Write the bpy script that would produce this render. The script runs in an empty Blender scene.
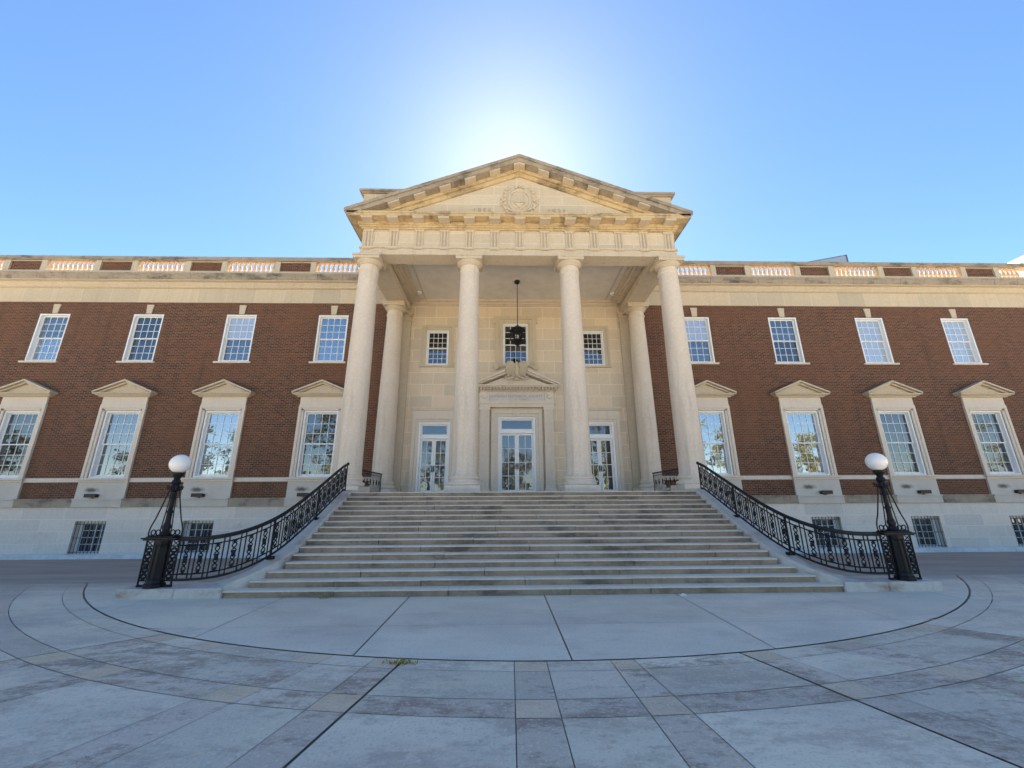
import bpy, bmesh, math, random
from mathutils import Vector, Matrix
R = math.radians
random.seed(7)
S = bpy.context.scene
COL = S.collection

# ------------------------------------------------------------------ camera
cam_d = bpy.data.cameras.new('camera')
cam = bpy.data.objects.new('camera', cam_d); COL.objects.link(cam)
cam_d.sensor_fit = 'HORIZONTAL'; cam_d.sensor_width = 36.0
cam_d.lens = 404.2 / 1024 * 36
cam_d.clip_start = 0.05; cam_d.clip_end = 3000
PITCH, YAW, ROLL = R(15.93), R(1.34), R(-0.29)
fw0 = Vector((math.sin(YAW), math.cos(YAW), 0)); rt0 = Vector((math.cos(YAW), -math.sin(YAW), 0)); up0 = Vector((0, 0, 1))
fw = fw0 * math.cos(PITCH) + up0 * math.sin(PITCH)
up = -fw0 * math.sin(PITCH) + up0 * math.cos(PITCH)
rt = rt0 * math.cos(ROLL) + up * math.sin(ROLL)
up2 = -rt0 * math.sin(ROLL) + up * math.cos(ROLL)
cam.matrix_world = Matrix(((rt.x, up2.x, -fw.x, -0.62), (rt.y, up2.y, -fw.y, 0), (rt.z, up2.z, -fw.z, 1.6), (0, 0, 0, 1)))
S.camera = cam

# ------------------------------------------------------------------ sky, sun, exposure
SUN_EL, SUN_AZ = R(43.6), R(1.4)          # azimuth clockwise from +Y
W = bpy.data.worlds.new('World'); S.world = W; W.use_nodes = True
nt = W.node_tree; bg = nt.nodes['Background']
sky = nt.nodes.new('ShaderNodeTexSky'); sky.sky_type = 'NISHITA'
sky.sun_disc = False; sky.sun_elevation = SUN_EL; sky.sun_rotation = SUN_AZ
sky.altitude = 200; sky.air_density = 0.95; sky.dust_density = 0.2; sky.ozone_density = 1.6
hs = nt.nodes.new('ShaderNodeHueSaturation'); hs.inputs['Saturation'].default_value = 1.15
nt.links.new(sky.outputs[0], hs.inputs['Color']); nt.links.new(hs.outputs[0], bg.inputs['Color']); bg.inputs['Strength'].default_value = 0.05
sd = bpy.data.lights.new('sun', 'SUN'); sun = bpy.data.objects.new('sun', sd); COL.objects.link(sun)
sd.energy = 5.0; sd.angle = R(0.5); sd.color = (1.0, 0.93, 0.82)
dv = Vector((math.sin(SUN_AZ) * math.cos(SUN_EL), math.cos(SUN_AZ) * math.cos(SUN_EL), math.sin(SUN_EL)))
sun.rotation_euler = dv.to_track_quat('Z', 'Y').to_euler()
sun.location = (0, 40, 60)
S.view_settings.view_transform = 'Standard'; S.view_settings.look = 'None'
S.view_settings.gamma = 1.0; S.view_settings.use_curve_mapping = False
S.view_settings.exposure = 2.42

# ------------------------------------------------------------------ mesh helper
class MB:
    def __init__(s): s.v = []; s.f = []; s.tone = None
    def quad(s, a, b, c, d):
        n = len(s.v); s.v += [a, b, c, d]; s.f.append((n, n+1, n+2, n+3)); return s
    def box(s, x0, x1, y0, y1, z0, z1):
        if x0 > x1: x0, x1 = x1, x0
        n = len(s.v)
        s.v += [(x0,y0,z0),(x1,y0,z0),(x1,y1,z0),(x0,y1,z0),(x0,y0,z1),(x1,y0,z1),(x1,y1,z1),(x0,y1,z1)]
        for q in ((0,3,2,1),(4,5,6,7),(0,1,5,4),(1,2,6,5),(2,3,7,6),(3,0,4,7)): s.f.append(tuple(n+i for i in q))
        return s
    def prism(s, pts, y0, y1):               # polygon in XZ, extruded along Y
        n = len(s.v); k = len(pts)
        s.v += [(x, y0, z) for x, z in pts] + [(x, y1, z) for x, z in pts]
        s.f.append(tuple(range(n, n+k))); s.f.append(tuple(range(n+2*k-1, n+k-1, -1)))
        for i in range(k):
            j = (i+1) % k; s.f.append((n+i, n+k+i, n+k+j, n+j))
        return s
    def prism_x(s, pts, x0, x1):             # polygon in YZ, extruded along X
        n = len(s.v); k = len(pts)
        s.v += [(x0, y, z) for y, z in pts] + [(x1, y, z) for y, z in pts]
        s.f.append(tuple(range(n+k-1, n-1, -1))); s.f.append(tuple(range(n+k, n+2*k)))
        for i in range(k):
            j = (i+1) % k; s.f.append((n+i, n+j, n+k+j, n+k+i))
        return s
    def prism_z(s, pts, z0, z1):             # polygon in XY, extruded along Z
        n = len(s.v); k = len(pts)
        s.v += [(x, y, z0) for x, y in pts] + [(x, y, z1) for x, y in pts]
        s.f.append(tuple(range(n+k-1, n-1, -1))); s.f.append(tuple(range(n+k, n+2*k)))
        for i in range(k):
            j = (i+1) % k; s.f.append((n+i, n+j, n+k+j, n+k+i))
        return s
    def lathe(s, prof, c=(0,0), n=28, sx=1, sy=1, rot=0.0):      # prof: (radius, z)
        b = len(s.v)
        for r, z in prof:
            for i in range(n):
                a = 2*math.pi*i/n + rot; s.v.append((c[0]+r*sx*math.cos(a), c[1]+r*sy*math.sin(a), z))
        for k in range(len(prof)-1):
            for i in range(n):
                j = (i+1) % n; s.f.append((b+k*n+i, b+k*n+j, b+(k+1)*n+j, b+(k+1)*n+i))
        s.f.append(tuple(b+i for i in range(n-1, -1, -1))); m = b+(len(prof)-1)*n
        s.f.append(tuple(m+i for i in range(n)))
        return s
    def tube(s, pts, r, n=6, closed=False, r1=None):
        P = [Vector(p) for p in pts]; k = len(P); b = len(s.v)
        prev = None
        for i in range(k):
            if closed: t = P[(i+1) % k] - P[i-1]
            else: t = P[min(i+1, k-1)] - P[max(i-1, 0)]
            if t.length < 1e-9: t = Vector((0, 0, 1))
            t.normalize()
            u = prev if prev is not None else (Vector((0, 1, 0)) if abs(t.y) < .9 else Vector((1, 0, 0)))
            u = (u - t*u.dot(t)); u.normalize(); prev = u; w = t.cross(u)
            rr = r if r1 is None else r + (r1-r)*i/(k-1)
            for j in range(n):
                a = 2*math.pi*(j+.5)/n; q = P[i] + (u*math.cos(a) + w*math.sin(a))*rr; s.v.append(tuple(q))
        for i in range(k if closed else k-1):
            i2 = (i+1) % k
            for j in range(n):
                j2 = (j+1) % n; s.f.append((b+i*n+j, b+i*n+j2, b+i2*n+j2, b+i2*n+j))
        if not closed:
            s.f.append(tuple(b+j for j in range(n-1, -1, -1))); s.f.append(tuple(b+(k-1)*n+j for j in range(n)))
        return s
    def ball(s, c, rx, ry, rz, nu=14, nv=8):
        prof = []
        b = len(s.v)
        for k in range(nv+1):
            t = math.pi*k/nv
            for i in range(nu):
                a = 2*math.pi*i/nu
                s.v.append((c[0]+rx*math.sin(t)*math.cos(a), c[1]+ry*math.sin(t)*math.sin(a), c[2]-rz*math.cos(t)))
        for k in range(nv):
            for i in range(nu):
                j = (i+1) % nu; s.f.append((b+k*nu+i, b+k*nu+j, b+(k+1)*nu+j, b+(k+1)*nu+i))
        return s
    def build(s, name, mat, parent=None, smooth=False, bevel=0, loc=None, fix=True):
        me = bpy.data.meshes.new(name); me.from_pydata(s.v, [], s.f); 
        if fix:
            bm = bmesh.new(); bm.from_mesh(me)
            bmesh.ops.remove_doubles(bm, verts=bm.verts, dist=1e-6) if smooth else None
            bmesh.ops.recalc_face_normals(bm, faces=bm.faces); bm.to_mesh(me); bm.free()
        me.materials.append(mat)
        o = bpy.data.objects.new(name, me); COL.objects.link(o)
        if parent: o.parent = parent
        if loc: o.location = loc
        if smooth:
            for p in me.polygons: p.use_smooth = True
            try: me.set_sharp_from_angle(angle=R(38))
            except Exception: pass
        if bevel:
            m = o.modifiers.new('bevel', 'BEVEL'); m.width = bevel; m.segments = 1; m.limit_method = 'ANGLE'
        return o

def tag(o, label=None, cat=None, group=None, kind=None):
    if label: o['label'] = label
    if cat: o['category'] = cat
    if group: o['group'] = group
    if kind: o['kind'] = kind
    return o
def empty(name, loc=(0,0,0), label=None, cat=None, group=None):
    o = bpy.data.objects.new(name, None); COL.objects.link(o); o.location = loc
    return tag(o, label, cat, group)
def copy_tree(o, parent=None):
    c = o.copy(); COL.objects.link(c)
    if parent: c.parent = parent
    for ch in list(o.children): copy_tree(ch, c)
    return c
def mirror_children(src, dst):
    """copies of parts mirrored in X about the thing's own origin"""
    for ch in list(src.children):
        c = ch.copy(); COL.objects.link(c); c.parent = dst
        c.scale = (-c.scale[0], c.scale[1], c.scale[2]); c.location = (-c.location[0], c.location[1], c.location[2])

# ------------------------------------------------------------------ materials
def new_mat(name):
    m = bpy.data.materials.new(name); m.use_nodes = True
    n = m.node_tree; return m, n, n.nodes['Principled BSDF']
def nd(n, t, **kw):
    o = n.nodes.new(t)
    for k, v in kw.items():
        if k in o.inputs: o.inputs[k].default_value = v
        else: setattr(o, k, v)
    return o
def mixc(n, a, b, fac, blend='MIX'):
    m = n.nodes.new('ShaderNodeMix'); m.data_type = 'RGBA'; m.blend_type = blend
    for sock, val in ((m.inputs[6], a), (m.inputs[7], b), (m.inputs[0], fac)):
        if hasattr(val, 'links') or isinstance(val, bpy.types.NodeSocket): n.links.new(val, sock)
        elif isinstance(val, (int, float)): sock.default_value = val
        else: sock.default_value = (*val, 1)
    return m.outputs[2]
def ramp(n, src, stops):
    r = n.nodes.new('ShaderNodeValToRGB'); n.links.new(src, r.inputs[0])
    e = r.color_ramp.elements
    while len(e) > 1: e.remove(e[-1])
    e[0].position = stops[0][0]; e[0].color = (*([stops[0][1]]*3), 1)
    for p, v in stops[1:]:
        x = e.new(p); x.color = (*([v]*3), 1)
    return r.outputs[0]
def noise(n, vec, scale, detail=4, rough=.6):
    t = nd(n, 'ShaderNodeTexNoise', Scale=scale, Detail=detail, Roughness=rough); n.links.new(vec, t.inputs['Vector']); return t.outputs['Fac']
def mapping(n, vec, scale=(1,1,1), loc=(0,0,0)):
    m = n.nodes.new('ShaderNodeMapping'); m.inputs['Scale'].default_value = scale; m.inputs['Location'].default_value = loc
    n.links.new(vec, m.inputs['Vector']); return m.outputs[0]
def xz(n, vec):
    a = n.nodes.new('ShaderNodeSeparateXYZ'); n.links.new(vec, a.inputs[0])
    c = n.nodes.new('ShaderNodeCombineXYZ'); n.links.new(a.outputs[0], c.inputs[0]); n.links.new(a.outputs[2], c.inputs[1]); return c.outputs[0]

def stone(name, base, dark, joints=None, joint_col=None, mottle=.35, streak=.25, bump=.15, rough=.85, grime=None):
    m, n, p = new_mat(name)
    tc = n.nodes.new('ShaderNodeTexCoord'); ob = tc.outputs['Object']
    col = mixc(n, base, dark, ramp(n, noise(n, ob, 1.1, 5), [(.35, 0), (.75, mottle)]))
    col = mixc(n, col, tuple(min(1, c*1.18) for c in base), ramp(n, noise(n, ob, 14, 3), [(.45, 0), (.7, .5)]))
    if streak:
        st = noise(n, mapping(n, ob, (5.0, 5.0, .35)), 1.0, 4)
        col = mixc(n, col, tuple(c*.6 for c in dark), ramp(n, st, [(.52, 0), (.78, streak)]))
    if grime:
        g = noise(n, mapping(n, ob, (.9, .9, 2.2)), 1.0, 6, .7)
        col = mixc(n, col, grime[0], ramp(n, g, [(grime[2], 0), (min(.99, grime[2]+.18), grime[1])]))
    hgt = noise(n, ob, 35, 4)
    if joints:
        w, h, off, loc = joints
        b = nd(n, 'ShaderNodeTexBrick', offset=off, offset_frequency=2)
        b.inputs['Scale'].default_value = 1; b.inputs['Brick Width'].default_value = w; b.inputs['Row Height'].default_value = h
        b.inputs['Mortar Size'].default_value = .011; b.inputs['Mortar Smooth'].default_value = .3; b.inputs['Bias'].default_value = 0
        b.inputs['Color1'].default_value = (.86,.86,.86,1); b.inputs['Color2'].default_value = (1.06,1.03,1.0,1); b.inputs['Mortar'].default_value = (1,1,1,1)
        n.links.new(mapping(n, xz(n, ob), (1,1,1), loc), b.inputs['Vector'])
        col = mixc(n, col, b.outputs['Color'], 1.0, 'MULTIPLY')
        col = mixc(n, col, joint_col or tuple(min(.75, c*1.35) for c in base), b.outputs['Fac'])
    n.links.new(col, p.inputs['Base Color']); p.inputs['Roughness'].default_value = rough
    bp = nd(n, 'ShaderNodeBump', Strength=bump, Distance=.02); n.links.new(hgt, bp.inputs['Height']); n.links.new(bp.outputs[0], p.inputs['Normal'])
    return m

def plain(name, base, rough=.5, metal=0, var=.0, scale=8):
    m, n, p = new_mat(name)
    p.inputs['Roughness'].default_value = rough; p.inputs['Metallic'].default_value = metal
    if 'iron' in name: p.inputs['Specular IOR Level'].default_value = .3
    if var:
        tc = n.nodes.new('ShaderNodeTexCoord')
        col = mixc(n, base, tuple(c*(1-var) for c in base), ramp(n, noise(n, tc.outputs['Object'], scale, 4), [(.35, 0), (.7, 1)]))
        n.links.new(col, p.inputs['Base Color'])
    else: p.inputs['Base Color'].default_value = (*base, 1)
    return m

def brick_mat(name, dx=0.0):
    m, n, p = new_mat(name)
    tc = n.nodes.new('ShaderNodeTexCoord'); ob = tc.outputs['Object']
    b = nd(n, 'ShaderNodeTexBrick', offset=.5, offset_frequency=2)
    b.inputs['Scale'].default_value = 1; b.inputs['Brick Width'].default_value = .215; b.inputs['Row Height'].default_value = .078
    b.inputs['Mortar Size'].default_value = .009; b.inputs['Mortar Smooth'].default_value = .2; b.inputs['Bias'].default_value = -.1
    b.inputs['Color1'].default_value = (.062, .023, .012, 1); b.inputs['Color2'].default_value = (.165, .057, .025, 1); b.inputs['Mortar'].default_value = (.27, .175, .11, 1)
    n.links.new(xz(n, ob), b.inputs['Vector'])
    col = mixc(n, b.outputs['Color'], (.075, .03, .02), ramp(n, noise(n, mapping(n, ob, (3.2, 3.2, 9)), 1.0, 3), [(.5, 0), (.8, .55)]))
    col = mixc(n, col, (.175, .075, .036), ramp(n, noise(n, mapping(n, ob, (.35, .35, .6)), 1.0, 4), [(.42, 0), (.68, .55)]))
    col = mixc(n, col, (.05, .024, .016), ramp(n, noise(n, mapping(n, ob, (2.2, 2.2, .16), (3,0,1)), 1.0, 5, .65), [(.52, 0), (.74, .4)]))
    n.links.new(col, p.inputs['Base Color']); p.inputs['Roughness'].default_value = .9
    bp = nd(n, 'ShaderNodeBump', Strength=.5, Distance=.01, invert=True); n.links.new(b.outputs['Fac'], bp.inputs['Height']); n.links.new(bp.outputs[0], p.inputs['Normal'])
    return m

def glass_mat(name, base, refl, wav=.006):
    m, n, p = new_mat(name); n.nodes.remove(p); out = n.nodes['Material Output']
    tc = n.nodes.new('ShaderNodeTexCoord')
    d = nd(n, 'ShaderNodeBsdfDiffuse'); d.inputs[0].default_value = (*base, 1)
    g = nd(n, 'ShaderNodeBsdfGlossy'); g.inputs[0].default_value = (.92, .96, 1, 1); g.inputs['Roughness'].default_value = .015
    bp = nd(n, 'ShaderNodeBump', Strength=wav, Distance=.3); n.links.new(noise(n, tc.outputs['Object'], 2.2, 2), bp.inputs['Height']); n.links.new(bp.outputs[0], g.inputs['Normal'])
    fr = nd(n, 'ShaderNodeFresnel', IOR=1.5)
    ma = nd(n, 'ShaderNodeMath', operation='MULTIPLY_ADD'); n.links.new(fr.outputs[0], ma.inputs[0]); ma.inputs[1].default_value = 1.0; ma.inputs[2].default_value = refl; ma.use_clamp = True
    mx = nd(n, 'ShaderNodeMixShader'); n.links.new(ma.outputs[0], mx.inputs[0]); n.links.new(d.outputs[0], mx.inputs[1]); n.links.new(g.outputs[0], mx.inputs[2])
    n.links.new(mx.outputs[0], out.inputs['Surface'])
    return m

GR = (.07, .06, .05)
M = {}
M['brick'] = brick_mat('red_brick')
M['lime'] = stone('buff_limestone', (.57, .475, .345), (.44, .345, .235), streak=.35, grime=(GR, .45, .62))
M['lime_band'] = stone('buff_limestone_band', (.58, .48, .34), (.46, .37, .245), joints=(1.35, 4.0, 0, (0.3, 2.0, 0)), joint_col=(.66, .57, .43), streak=.2, grime=(GR, .25, .64))
M['lime_dirty'] = stone('weathered_limestone', (.37, .305, .225), (.22, .175, .125), streak=.55, grime=((.045,.04,.038), .8, .5))
M['lime_gold'] = stone('bounce_tinted_limestone', (.58, .445, .255), (.44, .31, .16), streak=.7, mottle=.8, grime=((.09,.06,.04), .85, .50))  # golden bounce light mixed into the base colour; the dark grime is dirt
M['lime_wall'] = stone('limestone_ashlar', (.67, .56, .42), (.54, .435, .31), joints=(1.02, .555, .5, (.25, -.02, 0)), joint_col=(.80, .72, .58), streak=.15)
M['lime_tymp'] = stone('limestone_tympanum', (.58, .49, .36), (.48, .39, .27), joints=(1.75, .42, .5, (.1, -.26, 0)), joint_col=(.66, .59, .47), streak=.1)
M['lime_grey'] = stone('grey_limestone_ashlar', (.76, .68, .585), (.66, .57, .48), joints=(1.7, .465, .5, (.6, .02, 0)), joint_col=(.80, .76, .70), streak=.12, grime=((.2,.16,.12), .5, .62))
M['lime_pale'] = stone('pale_limestone', (.68, .59, .48), (.56, .47, .37), streak=.2, grime=((.16,.12,.09), .45, .66))
M['col'] = stone('column_limestone', (.67, .565, .45), (.55, .45, .345), streak=.45, mottle=.5)
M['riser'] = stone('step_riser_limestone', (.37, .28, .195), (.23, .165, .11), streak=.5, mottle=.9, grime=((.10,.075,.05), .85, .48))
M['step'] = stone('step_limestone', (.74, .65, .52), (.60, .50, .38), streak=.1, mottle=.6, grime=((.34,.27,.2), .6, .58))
M['cheek'] = stone('cheek_limestone', (.60, .56, .50), (.46, .41, .36), streak=.2, grime=((.27,.15,.10), .75, .53))
M['white'] = plain('white_paint', (.84, .84, .82), .45, var=.07)
M['kerb'] = plain('pale_kerb', (.80, .80, .77), .7, var=.2, scale=3)
M['cream'] = plain('ceiling_plaster', (.68, .62, .53), .9, var=.15, scale=2)
M['iron'] = plain('black_iron', (.008, .008, .010), .5, .0, var=.3)
M['iron_grey'] = plain('grey_iron_bars', (.10, .11, .12), .5)
M['black'] = plain('black_fixture', (.012, .012, .013), .5)
M['globe'] = plain('opal_glass', (.82, .80, .76), .22)
M['baluster'] = stone('baluster_sunglow_stone', (.64, .46, .31), (.58, .36, .20), streak=0, mottle=.4)  # cream stone, with the orange glow of sunlight put into its colour
M['deck'] = plain('roof_deck', (.45, .33, .22), .9, var=.2, scale=1)
M['skyl'] = glass_mat('skylight_glass', (.30, .34, .36), .25)
M['orange'] = plain('orange_panel', (.55, .22, .08), .7)
M['weed'] = plain('dry_weed', (.50, .37, .06), .8, var=.4, scale=20)
M['scrap'] = plain('white_scrap', (.8, .8, .78), .7)
M['brass'] = plain('lantern_glass', (.45, .42, .30), .25, 0)
GL = [glass_mat('window_glass_dark', (.012, .014, .018), .11), glass_mat('window_glass_blue', (.05, .07, .10), .34),
      glass_mat('window_glass_blind', (.34, .37, .40), .26), glass_mat('window_glass_mid', (.025, .03, .035), .20), glass_mat('door_glass', (.045, .055, .085), .07)]
GB = glass_mat('basement_glass', (.012, .014, .014), .08)

# ------------------------------------------------------------------ ground, plaza, driveway
ASPH_Y = 9.2
def asphalt():
    m, n, p = new_mat('driveway_asphalt'); tc = n.nodes.new('ShaderNodeTexCoord'); ob = tc.outputs['Object']
    col = mixc(n, (.45, .37, .29), (.31, .25, .195), ramp(n, noise(n, mapping(n, ob, (.3, 1.1, 1)), 1.0, 7, .7), [(.36, 0), (.66, 1)]))
    col = mixc(n, col, (.40, .35, .30), ramp(n, noise(n, ob, 60, 3), [(.5, 0), (.8, .6)]))
    n.links.new(col, p.inputs['Base Color']); p.inputs['Roughness'].default_value = .9
    bp = nd(n, 'ShaderNodeBump', Strength=.3, Distance=.01); n.links.new(noise(n, ob, 90, 3), bp.inputs['Height']); n.links.new(bp.outputs[0], p.inputs['Normal'])
    return m
g = MB()
xs = [-500, -60, -20, 0, 20, 60, 500]
prof = [(-500, -.02), (-60, -.02), (0, -.02), (ASPH_Y, -.02), (17.2, -.545), (60, -.545), (500, -.545)]
for i in range(len(xs)-1):
    for j in range(len(prof)-1):
        (ya, za), (yb, zb) = prof[j], prof[j+1]
        g.quad((xs[i], ya, za), (xs[i+1], ya, za), (xs[i+1], yb, zb), (xs[i], yb, zb))
tag(g.build('ground', asphalt(), smooth=True), kind='structure')

def plaza_mat():
    m, n, p = new_mat('plaza_concrete'); tc = n.nodes.new('ShaderNodeTexCoord'); ob = tc.outputs['Object']
    at = n.nodes.new('ShaderNodeAttribute'); at.attribute_name = 'tone'
    col = at.outputs['Color']
    st = nd(n, 'ShaderNodeAttribute'); st.attribute_name = 'stain'
    def times(a, b):
        mu = nd(n, 'ShaderNodeMath', operation='MULTIPLY'); n.links.new(a, mu.inputs[0])
        if isinstance(b, float): mu.inputs[1].default_value = b
        else: n.links.new(b, mu.inputs[1])
        return mu.outputs[0]
    # soft broad wear, then brown-purple patches broken up by finer noise, streaked along the slabs
    col = mixc(n, col, (.54, .47, .385), ramp(n, noise(n, mapping(n, ob, (.5, .9, 1), (4, 2, 0)), 1.0, 5, .6), [(.44, 0), (.66, .6)]))
    big = noise(n, mapping(n, ob, (.55, 1.3, 1)), 1.0, 8, .78)
    fine = noise(n, mapping(n, ob, (6, 11, 1), (2, 7, 0)), 1.0, 6, .75)
    both = nd(n, 'ShaderNodeMath', operation='MULTIPLY_ADD'); n.links.new(fine, both.inputs[0]); both.inputs[1].default_value = .55; n.links.new(big, both.inputs[2])
    pat = ramp(n, both.outputs[0], [(.745, 0), (.86, 1)])
    col = mixc(n, col, (.36, .26, .195), times(times(pat, st.outputs['Fac']), .9))
    rust = ramp(n, noise(n, mapping(n, ob, (.8, 1.6, 1), (9, 3, 0)), 1.0, 6, .7), [(.56, 0), (.72, 1)])
    col = mixc(n, col, (.43, .31, .20), times(rust, .4))
    # exposed aggregate: dark and pale grains
    sp = noise(n, ob, 42, 2, .5)
    col = mixc(n, col, (.42, .35, .27), ramp(n, sp, [(.57, 0), (.69, .45)]))
    col = mixc(n, col, (.82, .77, .68), ramp(n, noise(n, mapping(n, ob, (1,1,1), (3,1,5)), 36, 2, .5), [(.58, 0), (.70, .55)]))
    # road dirt drifting over the edge of the slabs beside the driveway
    sx = n.nodes.new('ShaderNodeSeparateXYZ'); n.links.new(ob, sx.inputs[0])
    ed = nd(n, 'ShaderNodeMath', operation='MULTIPLY_ADD'); n.links.new(noise(n, mapping(n, ob, (.5, 3, 1)), 1.0, 6, .7), ed.inputs[0]); ed.inputs[1].default_value = 2.2; n.links.new(sx.outputs[1], ed.inputs[2])
    dirt = nd(n, 'ShaderNodeMapRange'); n.links.new(ed.outputs[0], dirt.inputs[0]); dirt.inputs[1].default_value = 9.3; dirt.inputs[2].default_value = 10.3; dirt.inputs[3].default_value = 0; dirt.inputs[4].default_value = .9
    col = mixc(n, col, (.40, .335, .28), dirt.outputs[0])
    n.links.new(col, p.inputs['Base Color']); p.inputs['Roughness'].default_value = .82
    bp = nd(n, 'ShaderNodeBump', Strength=.5, Distance=.008); n.links.new(sp, bp.inputs['Height']); n.links.new(bp.outputs[0], p.inputs['Normal'])
    return m
M['plaza'] = plaza_mat()

PC = (0.0, 16.2)                                   # centre of the paving rings
LN = [  # (x, y at the arc) -> (x, y further out), tan square pairs follow each other
 ((-4.93,5.75),(-5.86,4.96)), ((-4.62,5.60),(-5.50,4.75)), ((-4.12,5.45),(-4.98,4.35)), ((-3.82,5.35),(-4.62,4.25)),
 ((-2.75,5.05),(-3.61,3.16)), ((-2.46,4.94),(-3.16,3.14)), ((-1.97,4.84),(-2.30,3.30)), ((-1.65,4.82),(-1.98,3.10)),
 ((-.50,4.78),(-.53,3.06)), ((-.17,4.77),(-.17,3.05)), ((.49,4.77),(.54,3.03)), ((.74,4.74),(.94,3.01)),
 ((1.95,4.86),(2.57,2.96)), ((2.25,4.99),(2.95,3.20)), ((3.05,5.15),(3.75,3.80)), ((3.38,5.28),(4.10,4.00)),
 ((4.60,5.62),(5.48,4.80)), ((4.90,5.85),(5.90,4.95))]
GAP = [.022,.006,.006,.006,.006,.006,.006,.026,.008,.008,.008,.008,.026,.006,.006,.006,.006,.014]
def line_circle(ln, rad):
    (x1, y1), (x2, y2) = ln; dx, dy = x2-x1, y2-y1; L = math.hypot(dx, dy); dx /= L; dy /= L
    fx, fy = x1-PC[0], y1-PC[1]; b = fx*dx+fy*dy; c = fx*fx+fy*fy-rad*rad
    t = -b + math.sqrt(max(0, b*b-c)); return x1+t*dx, y1+t*dy
def ang(p): return math.atan2(p[0]-PC[0], -(p[1]-PC[1]))       # 0 at -Y, + to the right
RINGS = [11.43, 11.69, 12.26, 12.56, 17.0, 24.0, 34.0, 46.0]
RG = [.015, .0035, .004, .004, .006, .006, .006, .006]
pz = MB(); tones = []; stains = []
rnd = random.Random(3)
def slab_tone(b, v=.075):
    k = 1 + rnd.uniform(-v, v)*1.6; return (b[0]*k, b[1]*k*(1+rnd.uniform(-.01,.01)), b[2]*k)
BASE = (.79, .675, .505); BAND = (.70, .565, .43); TAN = (.76, .57, .375)
def piece(rows, tone, stain):                        # rows: list of point lists, equal length
    for i in range(len(rows)-1):
        for j in range(len(rows[0])-1):
            pz.quad((*rows[i][j],0),(*rows[i][j+1],0),(*rows[i+1][j+1],0),(*rows[i+1][j],0)); tones.append(tone); stains.append(stain)
def clipy(p): return p
for ri in range(len(RINGS)-1):
    r0, r1 = RINGS[ri]+RG[ri], RINGS[ri+1]-RG[ri+1]
    nr = 1 if r1-r0 < 1 else 4
    for li in range(-1, len(LN)):
        rows = []
        for k in range(nr+1):
            rr = r0+(r1-r0)*k/nr
            edge = math.acos(max(-1, min(1, -(ASPH_Y-PC[1])/rr)))          # where the ring reaches the driveway
            aL = ang(line_circle(LN[li], rr)) + GAP[li]/2/rr if li >= 0 else -edge
            aR = ang(line_circle(LN[li+1], rr)) - GAP[li+1]/2/rr if li+1 < len(LN) else edge
            na = max(2, int(abs(aR-aL)*rr/.6)) if k == 0 else na
            rows.append([(PC[0]+rr*math.sin(aL+(aR-aL)*j/na), PC[1]-rr*math.cos(aL+(aR-aL)*j/na)) for j in range(na+1)])
        band = li in (0, 2, 4, 6, 8, 10, 12, 14, 16)
        edgez = li in (-1, len(LN)-1)
        ringb = ri in (2,)
        if band and ri in (0, 2): t = slab_tone(TAN)
        elif band or ringb: t = slab_tone(BAND)
        else: t = slab_tone(BASE)
        s = .3 if edgez and ri < 3 else (1.0 if (band or ringb) else (.45 if rnd.random() < .6 else .9))
        if band and ri in (0, 2): s = .3
        if li in (4,5,6,7,8,9,10) and not band and not ringb: s = .5
        piece(rows, t, s)
# the big slabs inside the dark arc, in front of the steps
XL = [-9.2, -6.6, -4.38, -2.22, .10, 2.40, 4.72, 6.9, 9.2]
YB = [6.05, ASPH_Y]
rin = RINGS[0]-RG[0]
for i in range(len(XL)-1):
    g1 = .009 if 2 <= i <= 4 else .004; xa, xb = XL[i]+g1, XL[i+1]-g1
    nx = 10
    X = [xa+(xb-xa)*k/nx for k in range(nx+1)]
    low = []
    for x in X:
        low.append(PC[1]-math.sqrt(max(0, rin*rin-(x-PC[0])**2)) if abs(x) < rin else ASPH_Y)
    t = slab_tone((.79,.695,.545), .03)
    piece([[(x, min(l, 6.046)) for x, l in zip(X, low)], [(x, 6.046) for x in X]], t, .06)
    t = slab_tone((.78,.675,.515), .03)
    piece([[(x, min(ASPH_Y, max(l, 6.052))) for x, l in zip(X, low)], [(x, ASPH_Y) for x in X]], t, .12)
po = pz.build('plaza', M['plaza'], fix=False)
me = po.data
a = me.attributes.new('tone', 'FLOAT_COLOR', 'FACE')
for i, t in enumerate(tones): a.data[i].color = (*t, 1)
b = me.attributes.new('stain', 'FLOAT', 'FACE')
for i, t in enumerate(stains): b.data[i].value = t
tag(po, kind='structure')

def lawn_mat():
    m, n, p = new_mat('lawn'); tc = n.nodes.new('ShaderNodeTexCoord')
    col = mixc(n, (.07, .10, .025), (.11, .12, .04), ramp(n, noise(n, tc.outputs['Object'], .4, 5), [(.35, 0), (.7, 1)]))
    n.links.new(col, p.inputs['Base Color']); p.inputs['Roughness'].default_value = .95; return m
lw = MB().quad((-300,-300,-.012),(300,-300,-.012),(300,-31,-.012),(-300,-31,-.012))
tag(lw.build('lawn', lawn_mat()), kind='structure')
kb = MB()
for sx in (-1, 1):
    x = 6.32
    while x < 33:
        w = 2.4 + random.uniform(-.2, .2); kb.box(sx*x, sx*(x+w-.008), 17.22, 17.655, -.6, -.395 + random.uniform(-.004,.004)); x += w
tag(kb.build('kerb', M['kerb'], bevel=.01), kind='structure')

# ------------------------------------------------------------------ THE BUILDING
BL = empty('museum_building', (0, 17.7, 0), 'red brick museum with a stone portico of tall columns behind the wide steps', 'building')
BL.location = (0,0,0)
WY = 17.72                                            # brick plane of the wings
XE = 33.0
AX = [8.64 + 4.295*i for i in range(5)]                # window axes
PZ = 1.81                                             # portico floor
ZT = 10.25                                            # top of the capitals

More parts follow.
